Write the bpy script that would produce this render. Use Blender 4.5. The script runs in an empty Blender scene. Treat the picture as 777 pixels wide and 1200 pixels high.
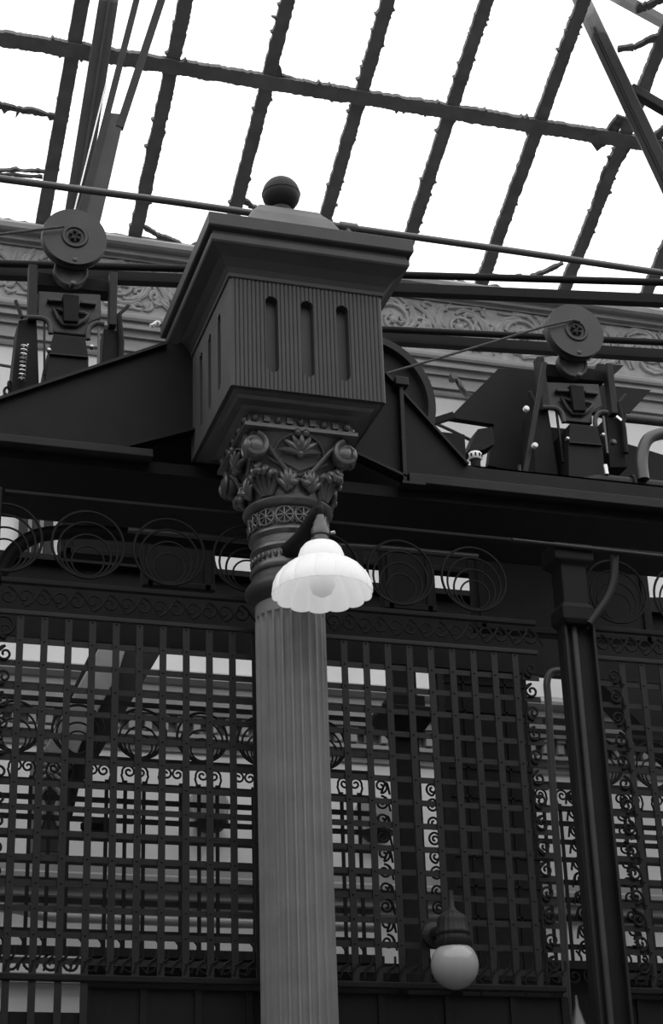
import bpy, math, random
from math import sin, cos, pi, tan, radians, sqrt, atan2
from mathutils import Vector, Matrix
random.seed(7)
SC = bpy.context.scene
COL = SC.collection

# ------------------------------------------------------------------ camera
F_PX, PIT, ROLL, YAW = 2140.9, 0.43168, -0.03489, 0.30789
CAM = Vector((0, 0, 1.6))
_fw = Vector((sin(YAW)*cos(PIT), cos(YAW)*cos(PIT), sin(PIT)))
_rt = Vector((cos(YAW), -sin(YAW), 0)); _up = _rt.cross(_fw)
RT = cos(ROLL)*_rt + sin(ROLL)*_up
UP = -sin(ROLL)*_rt + cos(ROLL)*_up
def at(x, y, Y):
    """point of the place seen at photo pixel x, y whose distance from the camera is Y"""
    d = _fw + (x-388.5)/F_PX*RT - (y-600)/F_PX*UP
    return CAM + d*(Y/d.y)
def xz(x, y, Y):
    p = at(x, y, Y); return (p.x, p.z)
def atz(x, y, Z):
    d = _fw + (x-388.5)/F_PX*RT - (y-600)/F_PX*UP
    return CAM + d*((Z-CAM.z)/d.z)
cd = bpy.data.cameras.new('camera'); cam = bpy.data.objects.new('camera', cd); COL.objects.link(cam)
cd.sensor_fit = 'VERTICAL'; cd.sensor_height = 36; cd.sensor_width = 36
cd.lens = F_PX/1200*36
cd.clip_start = .05; cd.clip_end = 200
M3 = Matrix((RT, UP, -_fw)).transposed()
cam.matrix_world = Matrix.Translation(CAM) @ M3.to_4x4()
SC.camera = cam

# ------------------------------------------------------------------ materials
def mat(name, v, rough=.6, spec=.35, var=.18, scale=9., bump=.0, metal=0., stretch=None):
    m = bpy.data.materials.new(name); m.use_nodes = True
    N = m.node_tree.nodes; L = m.node_tree.links
    b = N['Principled BSDF']
    tc = N.new('ShaderNodeTexCoord'); nz = N.new('ShaderNodeTexNoise')
    nz.inputs['Scale'].default_value = scale; nz.inputs['Detail'].default_value = 6
    if stretch:
        mp = N.new('ShaderNodeMapping'); mp.inputs['Scale'].default_value = stretch
        L.new(tc.outputs['Object'], mp.inputs['Vector']); L.new(mp.outputs['Vector'], nz.inputs['Vector'])
    else:
        L.new(tc.outputs['Object'], nz.inputs['Vector'])
    cr = N.new('ShaderNodeValToRGB')
    lo, hi = v*(1-var), v*(1+var)
    cr.color_ramp.elements[0].position = .3; cr.color_ramp.elements[1].position = .7
    cr.color_ramp.elements[0].color = (lo, lo, lo, 1); cr.color_ramp.elements[1].color = (hi, hi, hi, 1)
    L.new(nz.outputs['Fac'], cr.inputs['Fac']); L.new(cr.outputs['Color'], b.inputs['Base Color'])
    b.inputs['Roughness'].default_value = rough
    b.inputs['Specular IOR Level'].default_value = spec
    b.inputs['Metallic'].default_value = metal
    if bump:
        bp = N.new('ShaderNodeBump'); bp.inputs['Strength'].default_value = bump; bp.inputs['Distance'].default_value = .01
        nz2 = N.new('ShaderNodeTexNoise'); nz2.inputs['Scale'].default_value = scale*12; nz2.inputs['Detail'].default_value = 4
        L.new(tc.outputs['Object'], nz2.inputs['Vector'])
        L.new(nz2.outputs['Fac'], bp.inputs['Height']); L.new(bp.outputs['Normal'], b.inputs['Normal'])
    return m
IRON = mat('black_iron', .009, .6, .12, bump=.1)
IRON2 = mat('dark_painted_iron', .013, .5, .2, bump=.1)
PLATE = mat('dark_plate', .009, .55, .15, bump=.08)
MACH = mat('grey_machine_paint', .036, .45, .3, bump=.12)
PILLAR = mat('grey_column_paint', .165, .5, .35, var=.12, bump=.1)
BOXP = mat('grey_impost_paint', .036, .5, .3, var=.12, bump=.08)
CAPI = mat('bronzed_capital', .062, .32, .6, var=.25, bump=.12)
ROOFB = mat('roof_bar_paint', .13, .7, .2, bump=.2)
PUTTY = mat('old_putty', .10, .9, .1, var=.4, scale=40, bump=.3)
PIPE = mat('dull_pipe', .05, .35, .5, bump=.05)
STEEL = mat('bright_steel', .5, .25, .6, metal=.8)
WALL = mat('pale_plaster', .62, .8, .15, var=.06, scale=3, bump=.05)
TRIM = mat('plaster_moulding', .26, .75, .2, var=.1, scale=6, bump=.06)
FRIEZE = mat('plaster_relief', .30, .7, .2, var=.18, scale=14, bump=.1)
FLOOR = mat('dark_tile', .16, .6, .3)
CAPP = mat('grey_cap_paint', .085, .5, .3)
HANG = mat('roof_hanger_paint', .035, .6, .2)
RAILM = mat('worn_handrail', .30, .3, .6)
BRICK = mat('glazed_brick', .34, .7, .3)
STONE = mat('grey_stone', .20, .7, .2, var=.15)
WHITE = mat('white_porcelain', .8, .3, .5, var=.03)
ROPE = mat('greased_rope', .05, .7, .3, var=.4, scale=80)
def glass_pane():
    m = bpy.data.materials.new('skylight_glass'); m.use_nodes = True
    N = m.node_tree.nodes; L = m.node_tree.links
    N.remove(N['Principled BSDF']); out = N['Material Output']
    tr = N.new('ShaderNodeBsdfTransparent'); tr.inputs['Color'].default_value = (.97, .97, .97, 1)
    tl = N.new('ShaderNodeBsdfTranslucent'); tl.inputs['Color'].default_value = (.95, .95, .95, 1)
    gl = N.new('ShaderNodeBsdfGlossy'); gl.inputs['Roughness'].default_value = .15
    mx = N.new('ShaderNodeMixShader'); m2 = N.new('ShaderNodeMixShader')
    tc = N.new('ShaderNodeTexCoord'); nz = N.new('ShaderNodeTexNoise'); nz.inputs['Scale'].default_value = 6; nz.inputs['Detail'].default_value = 8
    cr = N.new('ShaderNodeMapRange'); cr.inputs['From Min'].default_value = .5; cr.inputs['From Max'].default_value = .8
    cr.inputs['To Min'].default_value = .04; cr.inputs['To Max'].default_value = .14
    L.new(tc.outputs['Object'], nz.inputs['Vector']); L.new(nz.outputs['Fac'], cr.inputs['Value'])
    L.new(cr.outputs['Result'], mx.inputs['Fac']); L.new(tr.outputs[0], mx.inputs[1]); L.new(tl.outputs[0], mx.inputs[2])
    m2.inputs['Fac'].default_value = .03; L.new(mx.outputs[0], m2.inputs[1]); L.new(gl.outputs[0], m2.inputs[2])
    L.new(m2.outputs[0], out.inputs['Surface'])
    return m
GLASS = glass_pane()
def opal(name, v, trans, rough=.25, emit=0):
    m = bpy.data.materials.new(name); m.use_nodes = True
    N = m.node_tree.nodes; L = m.node_tree.links
    b = N['Principled BSDF']; out = N['Material Output']
    b.inputs['Base Color'].default_value = (v, v, v, 1); b.inputs['Roughness'].default_value = rough
    b.inputs['Specular IOR Level'].default_value = .5
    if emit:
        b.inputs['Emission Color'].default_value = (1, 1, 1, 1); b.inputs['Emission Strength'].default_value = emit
    tl = N.new('ShaderNodeBsdfTranslucent'); tl.inputs['Color'].default_value = (v, v, v, 1)
    mx = N.new('ShaderNodeMixShader'); mx.inputs['Fac'].default_value = trans
    L.new(b.outputs[0], mx.inputs[1]); L.new(tl.outputs[0], mx.inputs[2]); L.new(mx.outputs[0], out.inputs['Surface'])
    return m
OPAL = opal('opal_glass_added_glow', .85, .5, .3, emit=.33)  # lamp is off; added glow stands in for daylight through the shade
BULB = opal('frosted_bulb_glass', .75, .3, .3, emit=.22)  # unlit bulb, fainter glow added in place of daylight inside the shade
GLOBE = opal('grey_opal_globe', .36, .2, .04)

# ------------------------------------------------------------------ mesh helpers
class M:
    def __init__(s): s.v = []; s.f = []
    def add(s, V, Fc):
        o = len(s.v); s.v += [Vector(p) for p in V]; s.f += [tuple(i+o for i in f) for f in Fc]; return s
    def box(s, x0, x1, y0, y1, z0, z1):
        V = [(x, y, z) for z in (z0, z1) for y in (y0, y1) for x in (x0, x1)]
        return s.add(V, [(0,2,3,1),(4,5,7,6),(0,1,5,4),(2,6,7,3),(0,4,6,2),(1,3,7,5)])
    def prism(s, pts, y0, y1, axis='y'):
        """polygon in x,z pushed from y0 to y1 (axis y); axis x: polygon in y,z"""
        n = len(pts)
        if axis == 'y': V = [(a, y, b) for y in (y0, y1) for a, b in pts]
        elif axis == 'x': V = [(y, a, b) for y in (y0, y1) for a, b in pts]
        else: V = [(a, b, y) for y in (y0, y1) for a, b in pts]
        return s.add(V, [tuple(range(n)), tuple(range(2*n-1, n-1, -1))] + [(i, n+i, n+(i+1) % n, (i+1) % n) for i in range(n)])
    def bar(s, p, q, w, h, up=(0, 0, 1)):
        p, q = Vector(p), Vector(q); d = (q-p).normalized(); u = Vector(up)
        a = d.cross(u).normalized(); b = a.cross(d).normalized()
        V = [c + a*sx*w/2 + b*sy*h/2 for c in (p, q) for sx, sy in ((-1,-1),(1,-1),(1,1),(-1,1))]
        return s.add(V, [(0,1,2,3),(7,6,5,4),(0,4,5,1),(1,5,6,2),(2,6,7,3),(3,7,4,0)])
    def tube(s, path, r, n=8, closed=False, flat=None):
        P = [Vector(p) for p in path]; k = len(P)
        R = r if hasattr(r, '__len__') else [r]*k
        T = []
        for i in range(k):
            if closed: t = P[(i+1) % k]-P[i-1]
            else: t = P[min(i+1, k-1)]-P[max(i-1, 0)]
            T.append(t.normalized())
        ref = Vector((0, 0, 1)) if abs(T[0].z) < .9 else Vector((0, 1, 0))
        a = T[0].cross(ref).normalized(); V = []
        for i in range(k):
            a = (a - T[i]*a.dot(T[i]))
            a = a.normalized() if a.length > 1e-6 else T[i].orthogonal().normalized()
            b = T[i].cross(a)
            for j in range(n):
                th = 2*pi*j/n; V.append(P[i] + (a*cos(th)+b*sin(th))*R[i])
        Fc = []
        for i in range(k if closed else k-1):
            i2 = (i+1) % k
            for j in range(n):
                j2 = (j+1) % n; Fc.append((i*n+j, i*n+j2, i2*n+j2, i2*n+j))
        if not closed: Fc += [tuple(range(n-1, -1, -1)), tuple((k-1)*n+j for j in range(n))]
        return s.add(V, Fc)
    def lathe(s, prof, c, n=32, axis='z', mod=None, cap=True):
        c = Vector(c); V = []; k = len(prof)
        for i, (r, h) in enumerate(prof):
            for j in range(n):
                th = 2*pi*j/n; rr, hh = (r, h) if mod is None else mod(r, h, th)
                a, b = rr*cos(th), rr*sin(th)
                V.append(c + Vector((a, b, hh) if axis == 'z' else ((a, -hh, b) if axis == 'y' else (hh, a, b))))
        Fc = [(i*n+j, i*n+(j+1) % n, (i+1)*n+(j+1) % n, (i+1)*n+j) for i in range(k-1) for j in range(n)]
        if cap: Fc += [tuple(range(n-1, -1, -1)), tuple((k-1)*n+j for j in range(n))]
        return s.add(V, Fc)
    def ball(s, c, r, sc=(1, 1, 1), n=16, rot=None):
        c = Vector(c); V = []; m = n//2
        for i in range(1, m):
            ph = pi*i/m
            for j in range(n):
                th = 2*pi*j/n
                p = Vector((r*sc[0]*sin(ph)*cos(th), r*sc[1]*sin(ph)*sin(th), r*sc[2]*cos(ph)))
                if rot: p = rot @ p
                V.append(c+p)
        t = Vector((0, 0, r*sc[2])); t = rot @ t if rot else t
        V += [c+t, c-t]; a = len(V)-2; b = a+1
        Fc = [(i*n+j, (i+1)*n+j, (i+1)*n+(j+1) % n, i*n+(j+1) % n) for i in range(m-2) for j in range(n)]
        Fc += [(a, j, (j+1) % n) for j in range(n)] + [(b, (m-2)*n+(j+1) % n, (m-2)*n+j) for j in range(n)]
        return s.add(V, Fc)
    def rect(s, prof, cx, cy, cap=True):
        """square ring loft: prof is (half x, half y, z)"""
        V = [(cx+sx*hx, cy+sy*hy, z) for hx, hy, z in prof for sx, sy in ((-1,-1),(1,-1),(1,1),(-1,1))]
        k = len(prof); Fc = [(i*4+j, i*4+(j+1) % 4, (i+1)*4+(j+1) % 4, (i+1)*4+j) for i in range(k-1) for j in range(4)]
        if cap: Fc += [(3, 2, 1, 0), tuple((k-1)*4+j for j in range(4))]
        return s.add(V, Fc)
    def build(s, name, m, parent=None, smooth=False, bev=0, origin=None):
        o0 = parent_loc(parent) if parent else Vector(origin or (0, 0, 0))
        me = bpy.data.meshes.new(name); me.from_pydata([p-o0 for p in s.v], [], s.f)
        me.materials.append(m); me.update()
        import bmesh
        bm = bmesh.new(); bm.from_mesh(me); bmesh.ops.recalc_face_normals(bm, faces=bm.faces); bm.to_mesh(me); bm.free()
        if smooth:
            for p in me.polygons: p.use_smooth = True
            me.set_sharp_from_angle(angle=radians(42))
        o = bpy.data.objects.new(name, me); COL.objects.link(o)
        if parent: o.parent = parent
        else: o.location = o0
        if bev:
            b = o.modifiers.new('bevel', 'BEVEL'); b.width = bev; b.segments = 2; b.limit_method = 'ANGLE'
        return o
def parent_loc(o):
    p = Vector(o.location)
    while o.parent: o = o.parent; p += Vector(o.location)
    return p
def thing(name, label, cat, loc=(0, 0, 0), group=None):
    o = bpy.data.objects.new(name, None); o.empty_display_size = .1
    COL.objects.link(o); o.location = loc; return tag(o, label, cat, group)
def tag(o, label, cat, group=None):
    o['label'] = label; o['category'] = cat
    if group: o['group'] = group
    return o
def struct(o): o['kind'] = 'structure'; return o
KIDS = {}
def copy_tree(o, parent=None):
    c = o.copy(); COL.objects.link(c)
    if parent: c.parent = parent
    for ch in [k for k in bpy.data.objects if k.parent == o]: copy_tree(ch, c)
    return c
def centre(m):
    lo = Vector([min(p[i] for p in m.v) for i in range(3)]); hi = Vector([max(p[i] for p in m.v) for i in range(3)])
    return Vector(((lo.x+hi.x)/2, (lo.y+hi.y)/2, lo.z))
def single(m, name, mt, label, cat, group=None, **k):
    return tag(m.build(name, mt, origin=centre(m), **k), label, cat, group)
def arc(cx, cz, r, a0, a1, n, y):
    return [Vector((cx+r*cos(a0+(a1-a0)*i/n), y, cz+r*sin(a0+(a1-a0)*i/n))) for i in range(n+1)]
def spiral(cx, cz, r, turns, a0, sgn, y, n=26, rin=.18):
    """from the outer end inwards"""
    P = []
    for i in range(n+1):
        t = i/n; rr = r*(1-t*(1-rin)); a = a0+sgn*turns*2*pi*t
        P.append(Vector((cx+rr*cos(a), y, cz+rr*sin(a))))
    return P
def smoothpath(P, n=8):
    P = [Vector(p) for p in P]; out = []
    for i in range(len(P)-1):
        p0 = P[max(i-1, 0)]; p1 = P[i]; p2 = P[i+1]; p3 = P[min(i+2, len(P)-1)]
        for k in range(n):
            t = k/n
            out.append(.5*((2*p1)+(p2-p0)*t+(2*p0-5*p1+4*p2-p3)*t*t+(3*p1-p0-3*p2+p3)*t**3))
    out.append(P[-1]); return out

# ================================================================== SETTING
m = M().box(-5.3, 11.3, -4.3, 10.3, -.12, 0); struct(m.build('floor', FLOOR))
m = M().box(-5.3, 11.3, -4.3, -4, 0, 8.6)
for x in [-4.4+1.9*i for i in range(8)]: m.box(x, x+.35, -4, -3.9, 0, 8.6)
struct(m.build('wall_front', BRICK))
m = M().box(-5.3, -5, -4, 10, 0, 8.22)
for y in [-3+2.2*i for i in range(6)]: m.box(-5, -4.9, y, y+.35, 0, 8.22)
struct(m.build('wall_left', BRICK))
m = M().box(11, 11.3, -4, 10, 0, 8.22)
for y in [-3+2.2*i for i in range(6)]: m.box(10.9, 11, y, y+.35, 0, 8.22)
struct(m.build('wall_right', BRICK))
# back wall of the atrium with its mouldings
YW = 10.0
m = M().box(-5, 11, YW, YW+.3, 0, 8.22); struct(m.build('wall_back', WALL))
def run(name, prof, mt, x0=-5, x1=11):
    """moulding: profile of (projection, z) swept along the wall"""
    prof = [(p, CAM.z+(z-CAM.z)*(YW-p)/YW) for p, z in prof]
    pts = [(YW-p, z) for p, z in prof]; pts += [(YW+.05, prof[-1][1]), (YW+.05, prof[0][1])]
    m = M().prism(pts, x0, x1, 'x'); return struct(m.build(name, mt))
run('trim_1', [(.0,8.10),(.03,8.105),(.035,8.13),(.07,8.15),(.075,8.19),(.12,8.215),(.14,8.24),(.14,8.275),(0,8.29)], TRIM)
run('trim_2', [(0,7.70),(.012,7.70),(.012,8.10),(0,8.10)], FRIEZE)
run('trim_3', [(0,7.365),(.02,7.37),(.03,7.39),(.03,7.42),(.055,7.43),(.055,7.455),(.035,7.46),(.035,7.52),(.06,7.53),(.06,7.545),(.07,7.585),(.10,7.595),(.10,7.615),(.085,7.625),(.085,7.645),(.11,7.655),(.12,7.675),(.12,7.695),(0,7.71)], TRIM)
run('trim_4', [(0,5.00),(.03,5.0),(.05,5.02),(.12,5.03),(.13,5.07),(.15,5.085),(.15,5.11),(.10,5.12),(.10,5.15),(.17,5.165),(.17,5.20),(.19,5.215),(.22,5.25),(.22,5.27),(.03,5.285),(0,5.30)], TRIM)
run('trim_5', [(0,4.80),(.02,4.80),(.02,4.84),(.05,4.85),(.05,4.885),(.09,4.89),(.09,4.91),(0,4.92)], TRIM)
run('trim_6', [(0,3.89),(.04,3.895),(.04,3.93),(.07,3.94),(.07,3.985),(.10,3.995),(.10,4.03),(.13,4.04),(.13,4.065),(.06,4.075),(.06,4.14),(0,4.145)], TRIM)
run('trim_7', [(0,3.46),(.05,3.465),(.05,3.49),(.02,3.50),(.02,3.515),(0,3.52)], TRIM)
m = M()
x = -.5
while x < 7:
    m.box(x, x+.042, YW-.085, YW+.02, 4.90, 4.965); m.box(x-.006, x+.048, YW-.10, YW+.02, 4.965, 5.003)
    m.box(x+.004, x+.038, YW-.05, YW+.02, 4.888, 4.90)
    x += .0955
struct(m.build('trim_8', TRIM, bev=.004))
# leafy scroll relief in the frieze
m = M(); Yr = YW-.018
x = -.3; k = 0
while x < 7.5:
    s = 1 if k % 2 == 0 else -1
    zc = 7.90
    def ln(P, r0, r1=None, y=Yr, m=m):
        n = len(P); r1 = r0 if r1 is None else r1
        m.tube(P, [r0+(r1-r0)*i/(n-1) for i in range(n)], 6)
    ln(spiral(x+.20, zc, .135, 1.35, pi*(1 if s > 0 else -1)*.95, -s, Yr, 30, .22), .020, .010)
    ln(smoothpath([(x-.16, Yr, zc-s*.15), (x-.06, Yr, zc-s*.10), (x+.02, Yr, zc+s*.0), (x+.06, Yr, zc+s*.1)]), .018, .016)
    m.ball((x+.20, Yr, zc), .036, (1, .7, 1), 10)
    for q in range(6):                        # petals round the flower
        a = q*pi/3+k; R = Matrix.Rotation(-a, 3, 'Y')
        m.ball((x+.20+.05*cos(a), Yr+.004, zc+.05*sin(a)), .028, (1, .6, .5), 8, R)
    for q in range(13):                       # curling leaves thrown off the scroll
        a = q*2*pi/13+.3*k; r0 = .105 if q % 3 else .15
        P = [Vector((x+.20+(r0+.085*tt)*cos(a+s*1.0*tt*tt+s*.35*tt), Yr, zc+(r0+.085*tt)*sin(a+s*1.0*tt*tt+s*.35*tt))) for tt in (0, .25, .5, .75, 1)]
        P = [p for p in P if 7.72 < p.z < 8.085]
        if len(P) > 2: m.tube(P, [.007+.012*sin(pi*(.15+.8*i/(len(P)-1))) for i in range(len(P))], 6)
    for q in range(16):                       # foliage between scrolls
        px_, pz_ = x-.10+random.uniform(-.09, .09), zc+random.uniform(-.15, .15); a = random.uniform(0, 2*pi); c_ = random.choice((-1, 1))
        P = [Vector((px_+.07*tt*cos(a+c_*1.5*tt), Yr, pz_+.07*tt*sin(a+c_*1.5*tt))) for tt in (0, .25, .5, .75, 1)]
        P = [p for p in P if 7.72 < p.z < 8.085]
        if len(P) > 2: m.tube(P, [.005+.011*sin(pi*(.15+.8*i/(len(P)-1))) for i in range(len(P))], 6)
    x += .47; k += 1
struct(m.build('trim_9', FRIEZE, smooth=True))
# windows seen under the machine platform, left end of the wall
def wall_window(n, x0, x1, z0, z1):
    m = M()
    for a, b in ((x0, x0+.05), (x1-.05, x1)): m.box(a, b, YW-.05, YW+.02, z0, z1)
    for a, b in ((z0, z0+.05), (z1-.05, z1)): m.box(x0, x1, YW-.06, YW+.02, a, b)
    m.box((x0+x1)/2-.02, (x0+x1)/2+.02, YW-.04, YW+.02, z0, z1)
    return struct(m.build('window_%d' % n, IRON2))
wall_window(2, 1.22, 1.42, 5.72, 6.4)

# ---------------------------------------------------------------- skylight
SL = tan(radians(25)); Z0 = 8.28
def roof(y): return Z0 + SL*(YW-y)
ceil = thing('ceiling', 'sloping glazed skylight above the back wall', 'skylight', (0, YW, Z0)); struct(ceil)
def ragged_strip(p, q, w, h, jag, step=.035, wscale=None):
    """bar lying in the roof slope with a ragged caulked outline"""
    p, q = Vector(p), Vector(q); d = q-p; L = d.length; d.normalize()
    nrm = Vector((0, SL, 1)).normalized(); a = d.cross(nrm).normalized()
    n = max(2, int(L/step)); top = []; bot = []
    la = lb = 0
    for i in range(n+1):
        c = p+d*L*i/n
        la = .55*la+random.uniform(-1, 1)*jag; lb = .55*lb+random.uniform(-1, 1)*jag
        ja = la+(random.random() < .035)*random.uniform(1, 6)*jag; jb = lb+(random.random() < .035)*random.uniform(1, 6)*jag
        ws = wscale(i/n) if wscale else 1
        top.append(c+a*max(.002, w/2*ws+ja)); bot.append(c-a*max(.002, w/2*ws+jb))
    m = M(); V = []
    for i in range(n+1): V += [top[i]+nrm*h/2, bot[i]+nrm*h/2, bot[i]-nrm*h/2, top[i]-nrm*h/2]
    Fc = [(0, 1, 2, 3), (n*4+3, n*4+2, n*4+1, n*4)]
    for i in range(n):
        for j in range(4): Fc.append((i*4+j, (i+1)*4+j, (i+1)*4+(j+1) % 4, i*4+(j+1) % 4))
    return m.add(V, Fc)
BX = [1.285+.607*k for k in range(-4, 11)]
YT = 5.2
for i, bx in enumerate(BX):
    w = .086
    jag = .0035 if bx > 1.8 else .001
    ragged_strip((bx, YW+.05, roof(YW+.05)), (bx+.0, YT, roof(YT)), w, .034, jag, .012).build('glazing_bar', ROOFB, ceil)
PY = [10.02, 8.86, 7.55, 6.2]
for i, py in enumerate(PY[1:]):
    ragged_strip((BX[0], py, roof(py)-.01), (BX[-1], py, roof(py)-.01), .095, .04, .0045, .012).build('purlin', ROOFB, ceil)
ragged_strip((BX[0], 10.01, roof(10.01)), (BX[-1], 10.01, roof(10.01)), .03, .03, .009).build('sill_putty', PUTTY, ceil)
for i in range(len(BX)-1):
    for j in range(3):
        y0, y1 = PY[j], PY[j+1]; x0, x1 = BX[i]+.02, BX[i+1]-.02
        M().add([(x0, y0, roof(y0)+.035), (x1, y0, roof(y0)+.035), (x1, y1, roof(y1)+.035), (x0, y1, roof(y1)+.035),
                 (x0, y0, roof(y0)+.041), (x1, y0, roof(y0)+.041), (x1, y1, roof(y1)+.041), (x0, y1, roof(y1)+.041)],
                [(0,1,2,3),(7,6,5,4),(0,4,5,1),(1,5,6,2),(2,6,7,3),(3,7,4,0)]).build('glass_pane', GLASS, ceil)
def onroof(px, py):
    d = _fw + (px-388.5)/F_PX*RT - (py-600)/F_PX*UP
    k = (Z0 + SL*YW - CAM.z)/(d.z + SL*d.y)   # plane z + SL*y = Z0 + SL*YW
    return CAM + d*k
def crack(pts, w, jag):                        # crumbling putty along a broken pane edge
    m = M()
    for i in range(len(pts)-1):
        mm = ragged_strip(onroof(*pts[i]), onroof(*pts[i+1]), w, .03, jag*.5, .018); m.add(mm.v, mm.f)
    return m.build('putty_seam', PUTTY, ceil)
crack([(-20, 122), (20, 128), (66, 136)], .03, .016)
crack([(-20, 200), (8, 199), (52, 201)], .012, .008); crack([(-20, 203), (50, 207)], .012, .008)
crack([(166, 264), (186, 276), (205, 283), (224, 294)], .03, .014)
crack([(285, 236), (293, 240), (302, 245)], .03, .016)
crack([(558, 322), (600, 325), (612, 323)], .02, .012); crack([(622, 324), (640, 318), (660, 308)], .022, .010)
crack([(724, 58), (742, 56), (760, 47), (780, 39)], .036, .011); crack([(745, 10), (757, 8), (768, 2), (785, -6)], .045, .011)
crack([(696, 172), (714, 160), (728, 136)], .07, .012)
crack([(700, 240), (716, 196), (735, 166)], .085, .014)
crack([(762, 172), (777, 152), (790, 140)], .05, .012); crack([(760, 335), (790, 328)], .03, .016)
crack([(320, 75), (327, 92), (345, 98)], .06, .014); crack([(330, 20), (325, 50), (322, 84)], .04, .016)

# roof members in front of the glass
t = thing('roof_post', 'flat double grey roof hanger, widest of the slanting bars at upper left', 'roof bar', at(86, 262, 8.6))
a, b = at(133, -36, 8.6), at(80, 300, 8.6)
M().bar(a, b, .115, .03, (0, 1, 0)).build('flange', HANG, t, bev=.004)
M().bar(a+Vector((0, -.03, 0)), b+Vector((0, -.03, 0)), .014, .05, (0, 1, 0)).build('web', HANG, t)
t = thing('forked_hanger', 'forked roof hanger of two thin bars meeting in a grey plate, upper left', 'roof bar', at(105, 250, 8.2))
M().bar(at(181, -82, 8.2), at(88, 280, 8.2), .036, .036, (0, 1, 0)).build('bar', HANG, t)
M().bar(at(216, -82, 8.2), at(140, 150, 8.2), .045, .03, (0, 1, 0)).build('bar', HANG, t)
M().prism([xz(x, y, 8.2) for x, y in ((126, 133), (146, 135), (128, 215), (117, 262), (86, 262), (100, 215))], 8.19, 8.215).build('plate', MACH, t, bev=.003)
M().tube([at(124, 100, 8.17), at(85, 256, 8.17)], .005, 6).build('edge_rod', STEEL, t)
t = thing('roof_truss', 'dark tubular roof truss crossing the top right corner', 'roof truss', at(790, 232, 8.3))
M().bar(at(644, -80, 8.3), at(850, 358, 8.3), .10, .08, (0, 1, 0)).build('main_chord', IRON2, t, bev=.02)
M().tube([at(644, -80, 8.245), at(842, 342, 8.245)], .012, 6).build('rib', IRON2, t)
M().bar(at(650, -44, 8.4), at(880, 82, 8.4), .075, .06, (0, 1, 0)).build('brace', IRON2, t, bev=.012)
M().bar(at(738, 104, 8.4), at(890, 193, 8.4), .075, .06, (0, 1, 0)).build('brace', IRON2, t, bev=.012)

# ================================================================== COLUMN
CX, CY = 1.764, 6.10
t = thing('cast_iron_column', 'fluted grey cast iron column with carved capital, reeded box and ball on top', 'column', (CX, CY, 0))
NF = 24
def flute(r, h, th):
    ph = (th*NF/(2*pi)) % 1.0
    d = max(0, (abs(ph-.5)*2)); d = sqrt(max(0, 1-(d/.8)**2)) if d < .8 else 0
    top = 4.085
    k = 1 if h < top-.03 else (0 if h > top else (top-h)/.03)
    k = sqrt(max(0, k))
    return (r-.013*d*k, h)
zs = [0, 1, 2, 3, 3.6, 4.0, 4.05, 4.055, 4.063, 4.07, 4.076, 4.081, 4.085, 4.10, 4.135]
M().lathe([(.131 if z > 2 else .134, z) for z in zs], (CX, CY, 0), NF*10, mod=flute).build('shaft', PILLAR, t, smooth=True)
M().lathe([(.128,4.13),(.136,4.14),(.145,4.15),(.160,4.163),(.168,4.18),(.168,4.195),(.158,4.212),(.146,4.225),(.141,4.24),(.139,4.25)], (CX, CY, 0), 48).build('base_ring', BOXP, t, smooth=True)
M().lathe([(.139,4.25),(.146,4.255),(.150,4.265),(.146,4.278),(.138,4.282),(.136,4.29),(.136,4.325),(.142,4.33),(.148,4.338),(.146,4.35),(.140,4.356),(.140,4.382),(.146,4.388),(.153,4.398),(.150,4.41),(.145,4.415)], (CX, CY, 0), 48).build('neck_rings', CAPI, t, smooth=True)
m = M()
for i in range(34):
    a = 2*pi*i/34; m.ball((CX+.139*cos(a), CY+.139*sin(a), 4.307), .0095, (1, 1, 1.5), 8)
m.build('bead_ring', CAPI, t, smooth=True)
m = M().lathe([(.143,4.41),(.147,4.415),(.148,4.49),(.152,4.495)], (CX, CY, 0), 48)
NR = 13
for i in range(NR):                            # wheel rosettes round the neck
    a0 = 2*pi*i/NR
    def cyl(u, z, r=.152): return Vector((CX+r*cos(a0+u/r), CY+r*sin(a0+u/r), z))
    for rr in (.033,):
        m.tube([cyl(rr*cos(q*pi/9), 4.452+rr*sin(q*pi/9)) for q in range(18)], .0045, 6, True)
    for q in range(4):
        aa = q*pi/4; m.tube([cyl(.03*cos(aa), 4.452+.03*sin(aa)), cyl(0, 4.452, .1545), cyl(-.03*cos(aa), 4.452-.03*sin(aa))], .0036, 5)
    m.ball(cyl(0, 4.452), .009, n=8)
    for zz in (4.42, 4.484): m.tube([cyl(.026, zz), cyl(.037, 4.452 + (zz-4.452)*.45), cyl(.048, zz)], .004, 5)
m.build('rosette_band', CAPI, t, smooth=True)
M().lathe([(.150,4.49),(.160,4.495),(.170,4.503),(.174,4.513),(.170,4.523),(.158,4.53),(.152,4.533)], (CX, CY, 0), 48).build('collar', CAPI, t, smooth=True)
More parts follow.
